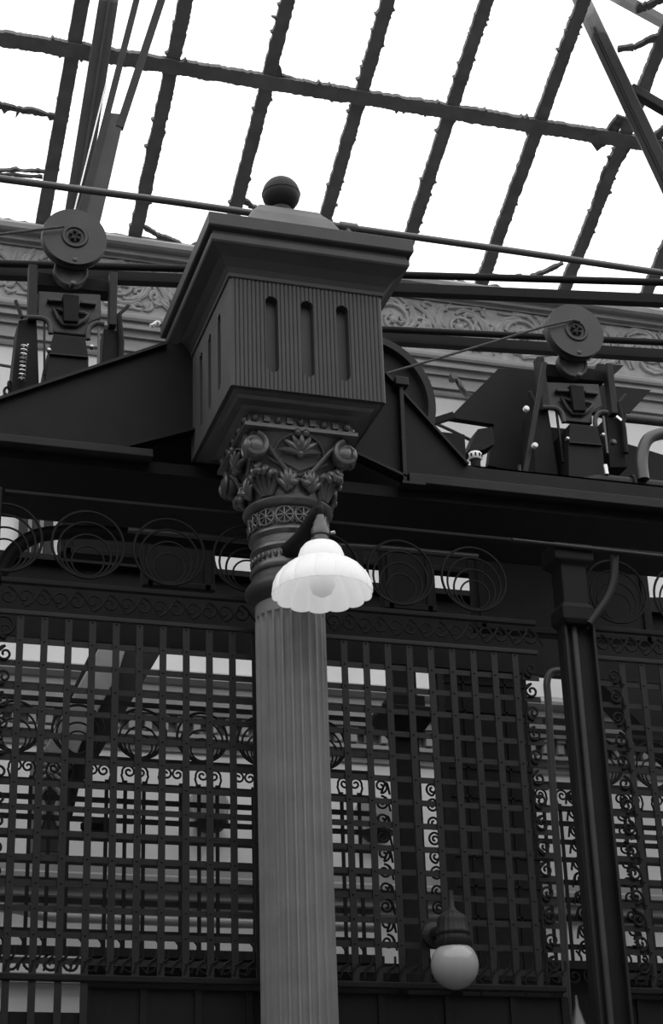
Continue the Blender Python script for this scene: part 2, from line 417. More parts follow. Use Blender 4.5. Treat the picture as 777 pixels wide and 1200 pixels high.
# bell: circle below, rounded square above
def bell_pt(a, s):
    r0 = .150+.018*s+.045*s**3
    sq = 1/max(abs(cos(a)), abs(sin(a))); k = 1+(sq-1)*min(1, s*1.1)*.62
    return r0*k
n = 64; V = []; ks = 18
for i in range(ks+1):
    s = i/ks; z = 4.525+.25*s
    for j in range(n):
        a = 2*pi*j/n; r = bell_pt(a, s); V.append((CX+r*cos(a), CY+r*sin(a), z))
M().add(V, [(i*n+j, i*n+(j+1) % n, (i+1)*n+(j+1) % n, (i+1)*n+j) for i in range(ks) for j in range(n)]+[tuple(range(n)), tuple(ks*n+j for j in range(n))]).build('capital_bell', CAPI, t, smooth=True)
def face_pt(f, u, z, out=0.):
    """point on side f of the bell: u sideways, z height"""
    s = min(1, max(0, (z-4.525)/.25)); a = atan2(u, .17)
    r = bell_pt(a, s)*cos(a)+out
    p = Vector((u, -r, z)); p = Matrix.Rotation(f*pi/2, 3, 'Z') @ Vector((p.x, p.y, 0)); return Vector((CX+p.x, CY+p.y, z))
for f in range(4):
    for sg in (-1, 1):                         # corner volutes
        P = []; nn = 40
        for i in range(nn+1):
            tt = i/nn; rr = .050*(1-.86*tt); aa = pi/2+sg*(-1)*(-.2)+sg*(-2*pi*1.7*tt)*-1
            u = sg*.180+rr*cos(aa); z = 4.700+rr*sin(aa)
            q = Matrix.Rotation(f*pi/2, 3, 'Z') @ Vector((u, -.204-.006*tt, 0)); P.append(Vector((CX+q.x, CY+q.y, z)))
        stem = [face_pt(f, sg*.03, 4.60, .012), face_pt(f, sg*.075, 4.655, .012), face_pt(f, sg*.12, 4.71, .012)]
        m = M().tube(smoothpath(stem+[P[0]], 5)+P, [.010]*16+[.012-.006*i/40 for i in range(41)], 8)
        q = Matrix.Rotation(f*pi/2, 3, 'Z') @ Vector((sg*.180, -.203, 0)); m.ball((CX+q.x, CY+q.y, 4.698), .017, n=10)
        q = Matrix.Rotation(f*pi/2, 3, 'Z') @ Vector((sg*.176, -.174, 0)); m.ball((CX+q.x, CY+q.y, 4.700), .053, (.85, .85, 1), 16)
        m.build('volute', CAPI, t, smooth=True)
    m = M()                                    # palmette under the abacus
    for q in range(7):
        aa = pi/2+(q-3)*.42; P = [face_pt(f, 0, 4.688, .012)]
        for tt in (.33, .66, 1): P.append(face_pt(f, .085*tt*cos(aa), 4.688+.068*tt*sin(aa)*(1 if abs(q-3) < 3 else .6)-.0*tt, .014+.008*sin(pi*tt)))
        m.tube(smoothpath(P, 4), [.005+.009*sin(pi*min(1, .15+.85*i/12)) for i in range(13)], 8)
    for sg in (-1, 1): m.ball(face_pt(f, sg*.016, 4.762, .012), .016, n=10)
    m.ball(face_pt(f, 0, 4.688, .012), .019, n=10)
    m.tube([face_pt(f, .098*cos(w), 4.69+.072*sin(w), .008) for w in [i*pi/14 for i in range(15)]], .006, 6)
    m.build('palmette', CAPI, t, smooth=True)
    m = M()                                    # chevron ribbon
    for dz in (0, -.02):
        m.tube([face_pt(f, -.115, 4.69+dz, .010), face_pt(f, -.04, 4.645+dz, .012), face_pt(f, 0, 4.625+dz, .013), face_pt(f, .04, 4.645+dz, .012), face_pt(f, .115, 4.69+dz, .010)], .0055, 6)
    m.build('ribbon', CAPI, t, smooth=True)
    for u0 in (-.046, .046):                   # two curled shells over the collar
        m = M()
        for q in range(6):
            aa = pi/2+(q-2.5)*.40; P = []
            for tt in (0, .35, .7, 1): P.append(face_pt(f, u0+.052*tt*cos(aa), 4.545+.085*tt*sin(aa), .006+.018*sin(pi*tt*.8)))
            m.tube(smoothpath(P, 4), [.004+.007*sin(pi*(.15+.8*i/12)) for i in range(13)], 8)
        m.ball(face_pt(f, u0*.55, 4.572, .022), .019, (1, 1, .9), 12); m.ball(face_pt(f, u0*.55, 4.598, .020), .013, (1.4, 1, .7), 10)
        m.build('curled_leaf', CAPI, t, smooth=True)
    m = M()                                    # corner leaf curling outwards
    def cpt(da, rad, z):
        p = Matrix.Rotation(f*pi/2+pi/4+da, 3, 'Z') @ Vector((0, -rad, 0)); return Vector((CX+p.x, CY+p.y, z))
    for q in range(-2, 3):
        P = smoothpath([cpt(q*.05, .158, 4.535), cpt(q*.11, .172-.003*abs(q), 4.575), cpt(q*.13, .188-.006*abs(q), 4.615-.008*abs(q)), cpt(q*.12, .215-.010*abs(q), 4.640-.014*abs(q)), cpt(q*.10, .232-.012*abs(q), 4.628-.014*abs(q)), cpt(q*.09, .228-.012*abs(q), 4.606-.01*abs(q))], 4)
        m.tube(P, [.006+.010*sin(pi*(.1+.85*i/(len(P)-1))) for i in range(len(P))], 8)
    m.ball(cpt(0, .222, 4.612), .020, (1, 1, .9), 12)
    m.build('corner_leaf', CAPI, t, smooth=True)
m = M().rect([(.20,.20,4.765),(.222,.222,4.770),(.222,.222,4.785),(.205,.205,4.788),(.205,.205,4.83),(.215,.215,4.835),(.235,.235,4.845),(.262,.28,4.848),(.27,.29,4.858),(.288,.315,4.862),(.288,.315,4.872)], CX, CY)
for f in range(4):
    for q in range(9):
        u = -.18+.045*q; p = Matrix.Rotation(f*pi/2, 3, 'Z') @ Vector((u, -.207, 0))
        if q % 2 == 0: m.ball((CX+p.x, CY+p.y, 4.809), .016, n=10)
        else: m.box(CX+p.x-.012, CX+p.x+.012, CY+p.y-.010, CY+p.y+.010, 4.796, 4.822)
m.build('abacus', CAPI, t)
# reeded box with three slots on each side
def reeded_side(half, dist, f, nreed):
    """grid surface with reeds and slots"""
    cols = nreed*6; rows = 96; z0, z1 = 4.868, 5.336; V = []
    sw, sz0, sz1 = .0235, 4.945, 5.270
    for r in range(rows+1):
        z = z0+(z1-z0)*r/rows
        for c in range(cols+1):
            u = -half+2*half*c/cols
            dd = .0042*sqrt(max(0, 1-(2*((c/6) % 1)-1)**2)) if 0 < c < cols else 0
            for uc in (-.14, 0, .14):
                uc *= half/.3
                du = abs(u-uc)
                zz = min(max(z, sz0+sw), sz1-sw)
                if du*du+(z-zz)**2 < sw*sw: dd = -.032
            p = Matrix.Rotation(f*pi/2, 3, 'Z') @ Vector((u, -dist-dd, 0)); V.append((CX+p.x, CY+p.y, z))
    n = cols+1
    return V, [(r*n+c, r*n+c+1, (r+1)*n+c+1, (r+1)*n+c) for r in range(rows) for c in range(cols)]
m = M()
for f, (h, d, nr) in enumerate(((.3, .33, 37), (.33, .3, 40), (.3, .33, 37), (.33, .3, 40))): m.add(*reeded_side(h, d, f, nr))
m.add([(CX-.3, CY-.33, 4.868), (CX+.3, CY-.33, 4.868), (CX+.3, CY+.33, 4.868), (CX-.3, CY+.33, 4.868)], [(0, 1, 2, 3)])
m.build('reeded_box', BOXP, t)
M().rect([(.296,.326,5.33),(.31,.34,5.335),(.312,.342,5.35),(.325,.352,5.37),(.352,.378,5.40),(.385,.412,5.425),(.392,.42,5.43),(.396,.424,5.438),(.396,.424,5.462),(.388,.416,5.466),(.388,.416,5.482),(.404,.436,5.486),(.410,.442,5.492),(.410,.442,5.545),(.402,.434,5.55)], CX, CY).build('cornice', BOXP, t, bev=.002)
M().rect([(.235,.245,5.545),(.225,.235,5.62),(.20,.21,5.70),(.165,.17,5.775),(.14,.145,5.81),(.13,.13,5.835)], CX, CY).build('cap', CAPP, t, bev=.012)
M().lathe([(.06,5.82),(.05,5.87),(.045,5.91)], (CX, CY, 0), 24).build('finial_neck', IRON2, t, smooth=True)
m = M().ball((CX+.004, CY, 5.985), .079, n=40); m.lathe([(.079,5.981),(.081,5.983),(.081,5.987),(.079,5.989)], (CX+.004, CY, 0), 40)
m.build('ball_finial', IRON2, t, smooth=True)

# ================================================================== LAMPS
LX, LY = 1.793, 5.78
t = thing('wall_lamp', 'scalloped white glass lampshade on a bracket against the column', 'lamp', (LX, LY, 4.06))
NL = 14
def scal(r, h, th):
    w = abs(cos(NL*th/2)); k = max(0, min(1, (r-.075)/.10))
    drop = max(0, min(1, (4.115-h)/.05))
    kk = max(0, min(1, (r-.078)/.03)); g = (1-w)**5
    return (r*(1-.015*k+.02*k*w-.035*kk*g), h-.005*drop*w+.002*drop)
prof = [(.032,4.262),(.048,4.262),(.062,4.255),(.075,4.238),(.083,4.215),(.086,4.198),(.084,4.190),(.095,4.186),(.120,4.176),(.146,4.156),(.166,4.130),(.178,4.102),(.182,4.078),(.181,4.066)]
inner = [(max(r-.005, .028), h-.003) for r, h in prof[::-1]]
inner[0] = (.177, 4.066)
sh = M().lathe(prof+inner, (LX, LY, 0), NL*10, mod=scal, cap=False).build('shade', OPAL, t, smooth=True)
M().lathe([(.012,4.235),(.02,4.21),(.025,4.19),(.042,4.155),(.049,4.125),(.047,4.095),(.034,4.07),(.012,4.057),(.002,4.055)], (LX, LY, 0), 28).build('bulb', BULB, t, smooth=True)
M().lathe([(.02,4.24),(.03,4.245),(.045,4.258),(.045,4.268),(.03,4.275),(.028,4.29),(.034,4.295),(.034,4.32),(.028,4.328),(.026,4.345),(.018,4.36),(.012,4.385)], (LX, LY, 0), 28).build('socket', PIPE, t, smooth=True)
sk = bpy.data.objects['socket']
M().tube([Vector((LX+.036, LY-.01, 4.305)), Vector((LX+.05, LY-.02, 4.305))], .006, 8).build('switch_key', STEEL, sk)
P = smoothpath([(1.735, 5.99, 4.315), (1.742, 5.93, 4.315), (1.755, 5.87, 4.33), (1.775, 5.81, 4.37), (LX-.004, LY+.002, 4.40), (LX, LY, 4.37)], 6)
k = len(P); M().tube(P, [.031*(1-i/k)**.6+.008 for i in range(k)], 14).build('bracket_arm', IRON, t, smooth=True)
M().lathe([(.006,4.37),(.014,4.385),(.017,4.40),(.010,4.415),(.006,4.45),(.003,4.47)], (LX, LY, 0), 16).build('hook', IRON, t, smooth=True)

gp = at(533, 1131, 6.0); GX, GY, GZ = gp.x, gp.y, gp.z; GR = .0835
t = thing('globe_lamp', 'round opal globe lamp hanging low in front of the grille', 'lamp', (GX, GY, GZ))
M().ball((GX, GY, GZ), GR, n=48).build('globe', GLOBE, t, smooth=True)
def ribm(r, h, th): return (r*(1+(.025*cos(18*th) if .03 < r else 0)), h)
M().lathe([(.060,GZ+.060),(.064,GZ+.065),(.064,GZ+.085),(.058,GZ+.088),(.056,GZ+.10),(.060,GZ+.105),(.060,GZ+.115),(.056,GZ+.12),(.053,GZ+.15),(.050,GZ+.165),(.044,GZ+.172),(.034,GZ+.178),(.020,GZ+.188),(.012,GZ+.20),(.010,GZ+.26)], (GX, GY, 0), 72, mod=ribm).build('fitter', IRON2, t, smooth=True)
M().tube([(GX, GY, GZ+.14), (GX, GY+.1, GZ+.145), (GX, 6.195, GZ+.145)], .022, 12).build('arm', IRON2, t, smooth=True)
M().lathe([(.045, 0), (.045, .01), (.025, .02)], (GX, 6.195, GZ+.145), 20, 'y').build('wall_plate', IRON2, t)

# ================================================================== GIRDERS AND PLATFORM
YG = 6.40
t = thing('girder', 'black plate girder left of the column with a slanting top edge', 'girder', (.9, YG, 4.84), 'plate girders either side of the column')
pl = [(-2.6, 4.86), (1.18, 4.866), (1.464, 4.98), (1.464, 5.42), (1.347, 5.371), xz(60, 450, YG), xz(-10, 473, YG), (.3, 4.93), (-2.6, 4.93)]
M().prism(pl, YG, YG+.02).build('web_plate', PLATE, t)
M().prism([(-2.6, 4.832), (1.29, 4.832), (1.29, 4.866), (-2.6, 4.866)], YG-.055, YG+.02).build('bottom_flange', IRON2, t, bev=.003)
M().bar(Vector((1.18, YG-.02, 4.872)), Vector((1.464, YG-.02, 4.985)), .05, .008, (0, 0, 1)).build('edge_angle', PLATE, t)
M().bar(Vector(at(-10, 471, YG-.012)), Vector((1.347, YG-.012, 5.375)), .03, .012, (0, 0, 1)).build('top_angle', IRON2, t)
t = thing('girder', 'black plate girder right of the column with a steep cut edge and upright rib', 'girder', (2.6, YG, 4.84), 'plate girders either side of the column')
pr_ = [(2.064, 4.98), (2.36, 4.862), (6.6, 4.862), (6.6, 4.965), xz(560, 548, YG), xz(548, 545, YG), xz(450, 437, YG), (2.064, 5.62)]
M().prism(pr_, YG, YG+.02).build('web_plate', PLATE, t)
M().prism([(2.36, 4.842), (6.6, 4.842), (6.6, 4.885), (2.36, 4.885)], YG-.05, YG+.02).build('bottom_flange', IRON2, t, bev=.003)
M().box(2.33, 2.43, YG-.05, YG+.01, 4.835, 4.845).build('seat_plate', IRON2, t)
M().bar(at(451, 438, YG-.012), at(548, 545, YG-.012), .03, .010, (0, 0, 1)).build('top_angle', IRON2, t)
M().bar(Vector((2.064, YG-.015, 4.99)), Vector((2.355, YG-.015, 4.875)), .04, .010, (0, 0, 1)).build('edge_angle', IRON2, t)
p, q = at(469, 452, YG-.02), at(474, 568, YG-.02)
M().bar(p, q, .018, .03, (0, 1, 0)).build('stiffener', IRON2, t, bev=.002)
stf = bpy.data.objects['stiffener']
M().box(p.x-.03, p.x+.03, YG-.05, YG+.01, p.z-.01, p.z+.03).build('stiffener_cap', IRON2, stf, bev=.004)
m = M().box(2.62, 6.6, YG+.02, YG+.10, 4.95, 4.985); m.box(2.62, 6.6, YG+.02, YG+.03, 4.90, 4.985)
single(m, 'channel', IRON2, 'dark channel rail lying along the right girder under the machine', 'rail')
m = M().box(-2.6, 6.6, YG+.022, 6.97, 4.80, 4.85)
m.box(.9, 2.7, 6.55, 6.57, 4.85, 5.2)
single(m, 'machine_platform', IRON, 'dark flat underside of the machine platform behind the girders', 'platform')
# hung below and behind the platform
def hung(name, x0, x1, y0, y1, Y, d, label, cat, mt=IRON):
    a = at(x0, y0, Y); b = at(x1, y1, Y)
    z0 = at((x0+x1)/2, y1, Y).z; z1 = at((x0+x1)/2, y0, Y).z
    m = M().box(a.x, b.x, Y, Y+d, z0, z1)
    for xx in (a.x+.02, b.x-.05): m.box(xx, xx+.03, Y-.012, Y, z0, z1)
    for zz in (z0, z1-.03): m.box(a.x, b.x, Y-.012, Y, zz, zz+.03)
    return single(m, name, mt, label, cat, 'dark housings hung under the platform' if name == 'pulley_housing' else None, bev=.004)
hung('pulley_housing', 168, 252, 596, 690, 7.5, .06, 'dark box under the platform just left of the column neck', 'housing')
hung('pulley_housing', 297, 428, 612, 702, 7.5, .06, 'dark box under the platform hidden mostly by the column and lampshade', 'housing')
hung('pulley_housing', 446, 512, 625, 715, 7.5, .06, 'narrow dark box under the platform right of the white lampshade', 'housing')
hung('pulley_housing', 552, 767, 640, 745, 7.5, .06, 'wide dark box under the platform behind the guide post head', 'housing')
hung('crossbeam', 72, 250, 606, 656, 7.7, .06, 'black crossbeam filling the gap below the platform at left', 'beam')
hung('crossbeam', 236, 560, 622, 660, 7.75, .05, 'black crossbeam in the gap below the platform behind the column neck', 'beam')
# big rope wheel behind the right girder
t = thing('hoist_drum', 'large dark rope wheel rim showing behind the right girder', 'wheel', (2.355, 6.9, 5.165))
M().lathe([(.30,-.06),(.335,-.06),(.34,-.045),(.325,-.03),(.325,.03),(.34,.045),(.335,.06),(.30,.06),(.29,.0)], (2.355, 6.9, 5.495), 64, 'y', cap=False).build('rim', IRON2, t, smooth=True)
M().lathe([(.02,-.02),(.30,-.02),(.30,.02),(.02,.02)], (2.355, 6.9, 5.495), 64, 'y').build('disc', PLATE, t, smooth=True)
M().lathe([(.06,-.07),(.06,.07)], (2.355, 6.9, 5.495), 24, 'y').build('hub', IRON2, t)
m = M().prism([(2.20, 4.855), (2.50, 4.855), (2.40, 5.50), (2.31, 5.50)], 6.96, 7.02); 
m.build('bearing_stand', IRON, t)

# ================================================================== SHEAVE MACHINES
YS = 6.8
sc0 = at(86.5, 281, YS)
def make_machine():
    t = thing('rope_sheave_machine', 'elevator rope sheave on its iron stand, left of the column', 'machine', (sc0.x, YS, 4.83), 'rope sheave machines on the platform')
    c = (sc0.x, YS, sc0.z)
    shv = M().lathe([(.02,-.012),(.118,-.012),(.125,-.016),(.130,-.026),(.141,-.026),(.143,-.018),(.133,0),(.143,.018),(.141,.028),(.02,.028)][::1], (c[0], c[1], c[2]), 64, 'y').build('sheave', MACH, t, smooth=True)
    M().lathe([(.040,.0),(.056,.0),(.060,.012),(.060,.03),(.055,.036),(.044,.036),(.040,.03),(.040,.0)], (c[0], c[1], c[2]), 40, 'y', cap=False).build('hub_ring', MACH, shv, smooth=True)
    m = M().lathe([(.001,.02),(.032,.02),(.030,.034),(.001,.034)], (c[0], c[1], c[2]), 8, 'y', cap=False)
    for q in range(5):
        a = q*2*pi/5+.4; m.lathe([(.008,.03),(.008,.046),(.001,.048)], (c[0]+.02*cos(a), c[1], c[2]+.02*sin(a)), 6, 'y')
    m.build('axle_nuts', IRON2, shv)
    M().lathe([(.012,.01),(.012,.03),(.006,.034)], (c[0]+.004, c[1], c[2]-.118), 8, 'y').build('bolt', PIPE, shv)
    M().lathe([(.012,-.01),(.012,.02),(.006,.024)], (c[0], c[1]-.0, c[2]-.232), 8, 'y').build('bolt', PIPE, t)
    ic = (c[0]-.003, YS+.035, c[2]-.142)
    M().lathe([(.001,.0),(.058,.0),(.062,.005),(.072,.006),(.076,.002),(.076,-.03),(.001,-.03)], ic, 40, 'y', cap=False).build('guide_pulley', MACH, t, smooth=True)
    def pg(name, pts, y0, y1, mt, bev=.004): return M().prism([xz(x, y, y0) for x, y in pts], y0, y1).build(name, mt, t, bev=bev)
    pg('frame_plate', [(45,341),(118,345),(119,372),(107,377),(103,380),(102,393),(63,389),(60,379),(54,373),(44,371)], 6.86, 6.89, MACH)
    pg('ram', [(74,344),(93,346),(92,377),(75,376)], 6.82, 6.87, IRON)
    M().tube([at(x, y, 6.845) for x, y in ((62.5,362),(72,364),(98,367),(103.5,369),(101,374),(90,381),(74,380),(68,373))], .010, 8, True).build('ridge', MACH, t, smooth=True)
    for pts in (((56,348),(73,349),(73,353),(56,352)), ((95,351),(113,353),(113,357),(95,355))): pg('rib', pts, 6.83, 6.87, MACH)
    pg('upper_post', [(34,309),(44,310),(44,373),(33,372)], 6.83, 6.88, IRON2); pg('upper_post', [(129,318),(138,319),(137,381),(128,380)], 6.83, 6.88, IRON2)
    pg('head_beam', [(44,318),(130,328),(130,343),(44,334)], 6.9, 6.98, IRON)
    pg('spring_housing', [(22,375),(43,373),(46,455),(12,462)], 6.86, 7.0, IRON); pg('spring_housing', [(122,385),(142,388),(143,448),(118,448)], 6.86, 7.0, IRON)
    M().tube(smoothpath([at(x, y, 6.83) for x, y in ((32,372),(46,372.5),(54,375),(58.5,381),(59.5,391))], 5), .012, 8).build('curved_strut', MACH, t, smooth=True)
    M().tube(smoothpath([at(x, y, 6.83) for x, y in ((122,380),(113,379),(106,383),(103,390),(103,398))], 5), .012, 8).build('curved_strut', MACH, t, smooth=True)
    pg('motor_block', [(63,391),(100,395),(104,420),(103,470),(50,470),(57,420)], 6.78, 7.05, PLATE)
    pg('motor_rim', [(58,413),(103,417),(103,418.5),(58,414.5)], 6.765, 6.78, IRON2, 0)
    M().bar(at(52, 378, 6.84), at(52, 440, 6.84), .008, .012, (0, 1, 0)).build('rod', IRON2, t); M().bar(at(116, 384, 6.84), at(115, 430, 6.84), .010, .012, (0, 1, 0)).build('rod', PIPE, t)
    for x, y in ((57, 412), (107, 408)):
        M().lathe([(.009,0),(.009,.02),(.004,.024)], at(x, y, 6.80), 8, 'y').build('bolt', STEEL, t)
    for p0, p1 in (((18,352),(26,373)), ((151,358),(139,369))):
        M().bar(at(*p0, 6.84), at(*p1, 6.84), .014, .02, (0, 1, 0)).build('lever', IRON2, t, bev=.004)
    M().tube([at(139, 369, 6.84), at(142, 400, 6.84), at(141, 430, 6.84)], .014, 8).build('lever_link', IRON, t)
    return t
mach = make_machine()
P = [at(29, 405, 6.84)]
top, bot = at(29, 403, 6.83), at(26, 446, 6.83)
path = []
for i in range(14*9+1):
    tt = i/(14*9); a = 2*pi*tt*9; c = top.lerp(bot, tt); path.append(c+Vector((.014*cos(a), .014*sin(a), 0)))
m = M().tube(path, .0036, 6)
single(m, 'coil_spring', STEEL, 'small bright coil spring on the left machine', 'spring', smooth=True)
m = M()
for i, (x, y) in enumerate(((11, 452), (8, 459), (6, 466), (2, 472))):
    c = at(x, y, 6.84); nn = 14
    m.tube([c+Vector((.011*cos(2*pi*q/nn)*(1 if i % 2 else .5), .008*cos(2*pi*q/nn)*(0 if i % 2 else 1), .020*sin(2*pi*q/nn))) for q in range(nn)], .006, 6, True)
single(m, 'chain', IRON, 'short black chain hanging beside the left machine', 'chain', smooth=True)
r2 = copy_tree(mach)
off = at(672.5, 390.5, YS)-sc0
r2.location = Vector(mach.location)+Vector((off.x, 0, off.z))
r2['label'] = 'elevator rope sheave on its iron stand, at right above the girder'
def cable(name, P, r, label, mt=ROPE, cat='cable', n=6, parts=None):
    m = M().tube(P, r, n); return single(m, name, mt, label, cat, 'thin ropes among the machines', smooth=True)
cable('wire_rope', [at(-30, 279, 6.75), at(0, 274.5, 6.75), at(75, 265.5, 6.75)], .006, 'thin rope running left off the left sheave')
cable('wire_rope', [at(452, 438, 6.62), at(520, 418, 6.68), at(600, 394, 6.72), at(640, 382, 6.75), at(672, 375, 6.75), at(680, 377, 6.75)], .006, 'thin rope slanting from the right sheave down to the column box')
cable('wire_rope', [at(508, 495, 7.3), at(530, 505, 7.3), at(560, 520, 7.3)], .008, 'short twisted rope over the pale wall patch right of the girder')
cable('wire_rope', [at(-10, 426, 9.5), at(14, 430, 9.5), at(40, 436, 9.5)], .009, 'short dark cable on the pale wall at the far left edge')
M_ = None

# rails that cross in front of the frieze
def rail(name, p0, p1, Z, r, label, square=None, mt=IRON):
    a, b = atz(*p0, Z), atz(*p1, Z); d = (b-a).normalized(); b = b+d*1.2; a = a-d*(.8 if p0[0] < 0 else 0)
    m = M().bar(a, b, .05, square) if square else M().tube([a, b], r, 12)
    return single(m, name, mt, label, 'rail', 'rails crossing the frieze', smooth=not square)
rail('rail', (-30, 308), (810, 332), 6.3, .018, 'thin dark rail just under the skylight, upper of the long pair')
rail('rail', (-30, 319), (810, 354), 6.3, 0, 'thick dark rail just under the skylight, lower of the long pair', .05)
rail('rail', (430, 385), (810, 403), 6.45, .018, 'thin dark rail across the right frieze')
rail('rail', (430, 396), (810, 419), 6.45, 0, 'thick dark rail below the right frieze', .055)
# long conduit across the top
t = thing('conduit', 'long grey conduit pipe running past the ball finial across the picture', 'pipe', (2, 6.3, 6.0))
P = [at(-420, 150, 6.3), at(-30, 205.5, 6.3), at(200, 236, 6.3), at(300, 250.5, 6.3), at(410, 267, 6.3), at(600, 294, 6.3), at(810, 325, 6.3), at(1300, 392, 6.3)]
tb = M().tube(P, .0155, 12).build('pipe', PIPE, t, smooth=True)
a = at(398, 265, 6.3); b = at(418, 268, 6.3); M().tube([a, b], .022, 14).build('coupling', PIPE, tb, smooth=True)
M().tube([at(405, 266, 6.3), at(411, 278, 6.3)], .016, 10).build('tee', PIPE, tb, smooth=True)

# ---------------------------------------------------------------- right machinery extras
def slab(name, pts, y0, y1, label, cat, mt=PLATE, tilt=0):
    m = M(); V0 = [at(x, y, y0+tilt*(i in (0, 1))) for i, (x, y) in enumerate(pts)]
    nv = len(V0); m.add(V0+[v+Vector((0, y1-y0, 0)) for v in V0], [tuple(range(nv)), tuple(range(2*nv-1, nv-1, -1))]+[(i, nv+i, nv+(i+1) % nv, (i+1) % nv) for i in range(nv)])
    return single(m, name, mt, label, cat, 'black cover plates by the right machine' if name == 'cover_plate' else None)
slab('cover_plate', [(584, 432), (640, 435), (640, 560), (572, 545), (579, 497), (527, 489)], 7.1, 7.14, 'large black slanted cover plate left of the right machine', 'plate')
slab('cover_plate', [(700, 426), (731, 428), (713, 445), (690, 445)], 7.1, 7.14, 'smaller black plate right of the right sheave, upper one', 'plate')
slab('cover_plate', [(690, 449), (763, 457), (739, 483), (712, 487), (690, 480)], 7.1, 7.14, 'pointed black plate right of the right machine frame', 'plate')
slab('motor_casing', [(640, 500), (700, 506), (735, 520), (800, 540), (800, 600), (600, 590), (612, 555)], 7.1, 7.14, 'black motor casing filling the space below the right sheave', 'motor')
m = M().bar(at(506, 495, 7.05), at(531, 487, 7.05), .03, .03, (0, 1, 0))
single(m, 'strut', IRON, 'short black strut joining the right girder to the slanted cover plate', 'strut')
slab('bracket', [(560, 503), (577, 500), (580, 520), (566, 527), (549, 528)], 6.9, 7.0, 'small black angled bracket above the white ribbed cap', 'bracket')
t = thing('insulator', 'small white ribbed porcelain cap resting at the girder top', 'insulator', at(557, 540, 6.7))
c = at(557, 538, 6.7)
M().lathe([(.026,-.005),(.030,.0),(.030,.024),(.026,.03),(.010,.032)], c, 24, mod=lambda r, h, th: (r*(1+.05*cos(12*th)), h)).build('cap', WHITE, t, smooth=True)
m = M()
for q in range(10): a = q*2*pi/10; m.box(c.x+.0305*cos(a)-.003, c.x+.0305*cos(a)+.003, c.y+.0305*sin(a)-.003, c.y+.0305*sin(a)+.003, c.z+.004, c.z+.018)
m.build('slot', IRON, t)
M().lathe([(.022,-.09),(.022,-.004)], c, 16).build('post', IRON, t)
for x, y, l in ((617, 479, 'small white round bolt head upper on the right machine leg'), (627, 522, 'small white round bolt head lower on the right machine leg'), (719, 518, 'grey round bolt head right of the right machine')):
    m = M().lathe([(.014,-.01),(.014,.004),(.010,.010),(.002,.011)], at(x, y, 6.74), 16, 'y')
    single(m, 'bolt', WHITE if x < 700 else PIPE, l, 'bolt', smooth=True)
m = M().bar(at(638, 425, 6.78), at(613, 568, 6.78), .022, .02, (0, 1, 0)); 
single(m, 'stay_rod', IRON2, 'long slim leg standing left of the right machine', 'leg', bev=.003)
t = thing('valve', 'short capped pipe standing on the right girder', 'valve', at(611, 577, 6.5))
c = at(611, 577, 6.5)
M().lathe([(.022,-.02),(.022,.03),(.026,.032),(.030,.045),(.030,.06),(.024,.066)], c, 20).build('body', PIPE, t, smooth=True)
M().lathe([(.016,.066),(.014,.09),(.008,.10),(.008,.13)], c, 12).build('stem', IRON2, t, smooth=True)
def pipe(P, Y, r, label, mt=PIPE, n=14, flanges=()):
    t = thing('pipe', label, 'pipe', at(*P[0], Y))
    pp = smoothpath([at(x, y, Y) for x, y in P], 6)
    tb = M().tube(pp, r, n).build('tube', mt, t, smooth=True)
    for (a, b) in flanges: M().tube([at(*a, Y), at(*b, Y)], r*1.35, 16).build('coupling', mt, tb, smooth=True)
    return t
pipe([(668, 592), (672, 580), (684, 570), (705, 566), (740, 570), (800, 576)], 6.75, .040, 'thick dark pipe bending right along the girder at lower right', IRON2, flanges=(((738, 570), (741, 570.5)),))
pipe([(754, 562), (752, 540), (756, 520), (768, 510), (800, 505)], 6.7, .028, 'grey pipe elbow at the right edge', PIPE)
pipe([(732, 490), (770, 494), (800, 498)], 6.95, .022, 'threaded pipe end pointing left at the right edge', MACH)
m = M().bar(at(722, 488, 6.8), at(728, 493, 6.8), .012, .012)
single(m, 'clip', STEEL, 'tiny bright clip beside the threaded pipe end', 'clip')
m = M().tube([at(709, 545, 6.72), at(711, 556, 6.72)], .011, 10)
single(m, 'nipple', STEEL, 'small bright vertical nipple above the thick lower right pipe', 'fitting', smooth=True)
t = thing('tap', 'small bent bracket tap fixed to the wall above the slanted plate', 'tap', at(548, 468, 9.9))
P = smoothpath([at(530, 443, 9.8), at(536, 446, 9.8), at(541, 455, 9.8), (at(546, 462, 9.85)), at(553, 464, 9.95)], 5)
M().tube(P, .019, 10).build('spout', PIPE, t, smooth=True)
M().lathe([(.022,-.03),(.032,0),(.022,.03)], at(531, 443, 9.78), 14, 'y').build('cap', PIPE, t, smooth=True)
m = M().tube([at(499, 447, 9.85), at(500, 462, 9.85)], .03, 10); m.tube([at(492, 450, 9.85), at(500, 452, 9.85)], .016, 8)
single(m, 'hook', IRON, 'small dark hook on the wall beside the rope wheel', 'hook', smooth=True)
m = M().tube(smoothpath([at(176, 382, 7.9), at(180, 381, 7.9), at(184, 378, 7.9), at(187, 380, 7.9)], 4), .012, 8)
single(m, 'clamp', STEEL, 'small shiny clamp beside the cornice, left', 'clamp', smooth=True)
m = M().bar(at(181, 406, 6.6), at(191, 404, 6.6), .012, .008); single(m, 'wedge', STEEL, 'bright sliver of metal at the top of the left girder', 'clip')

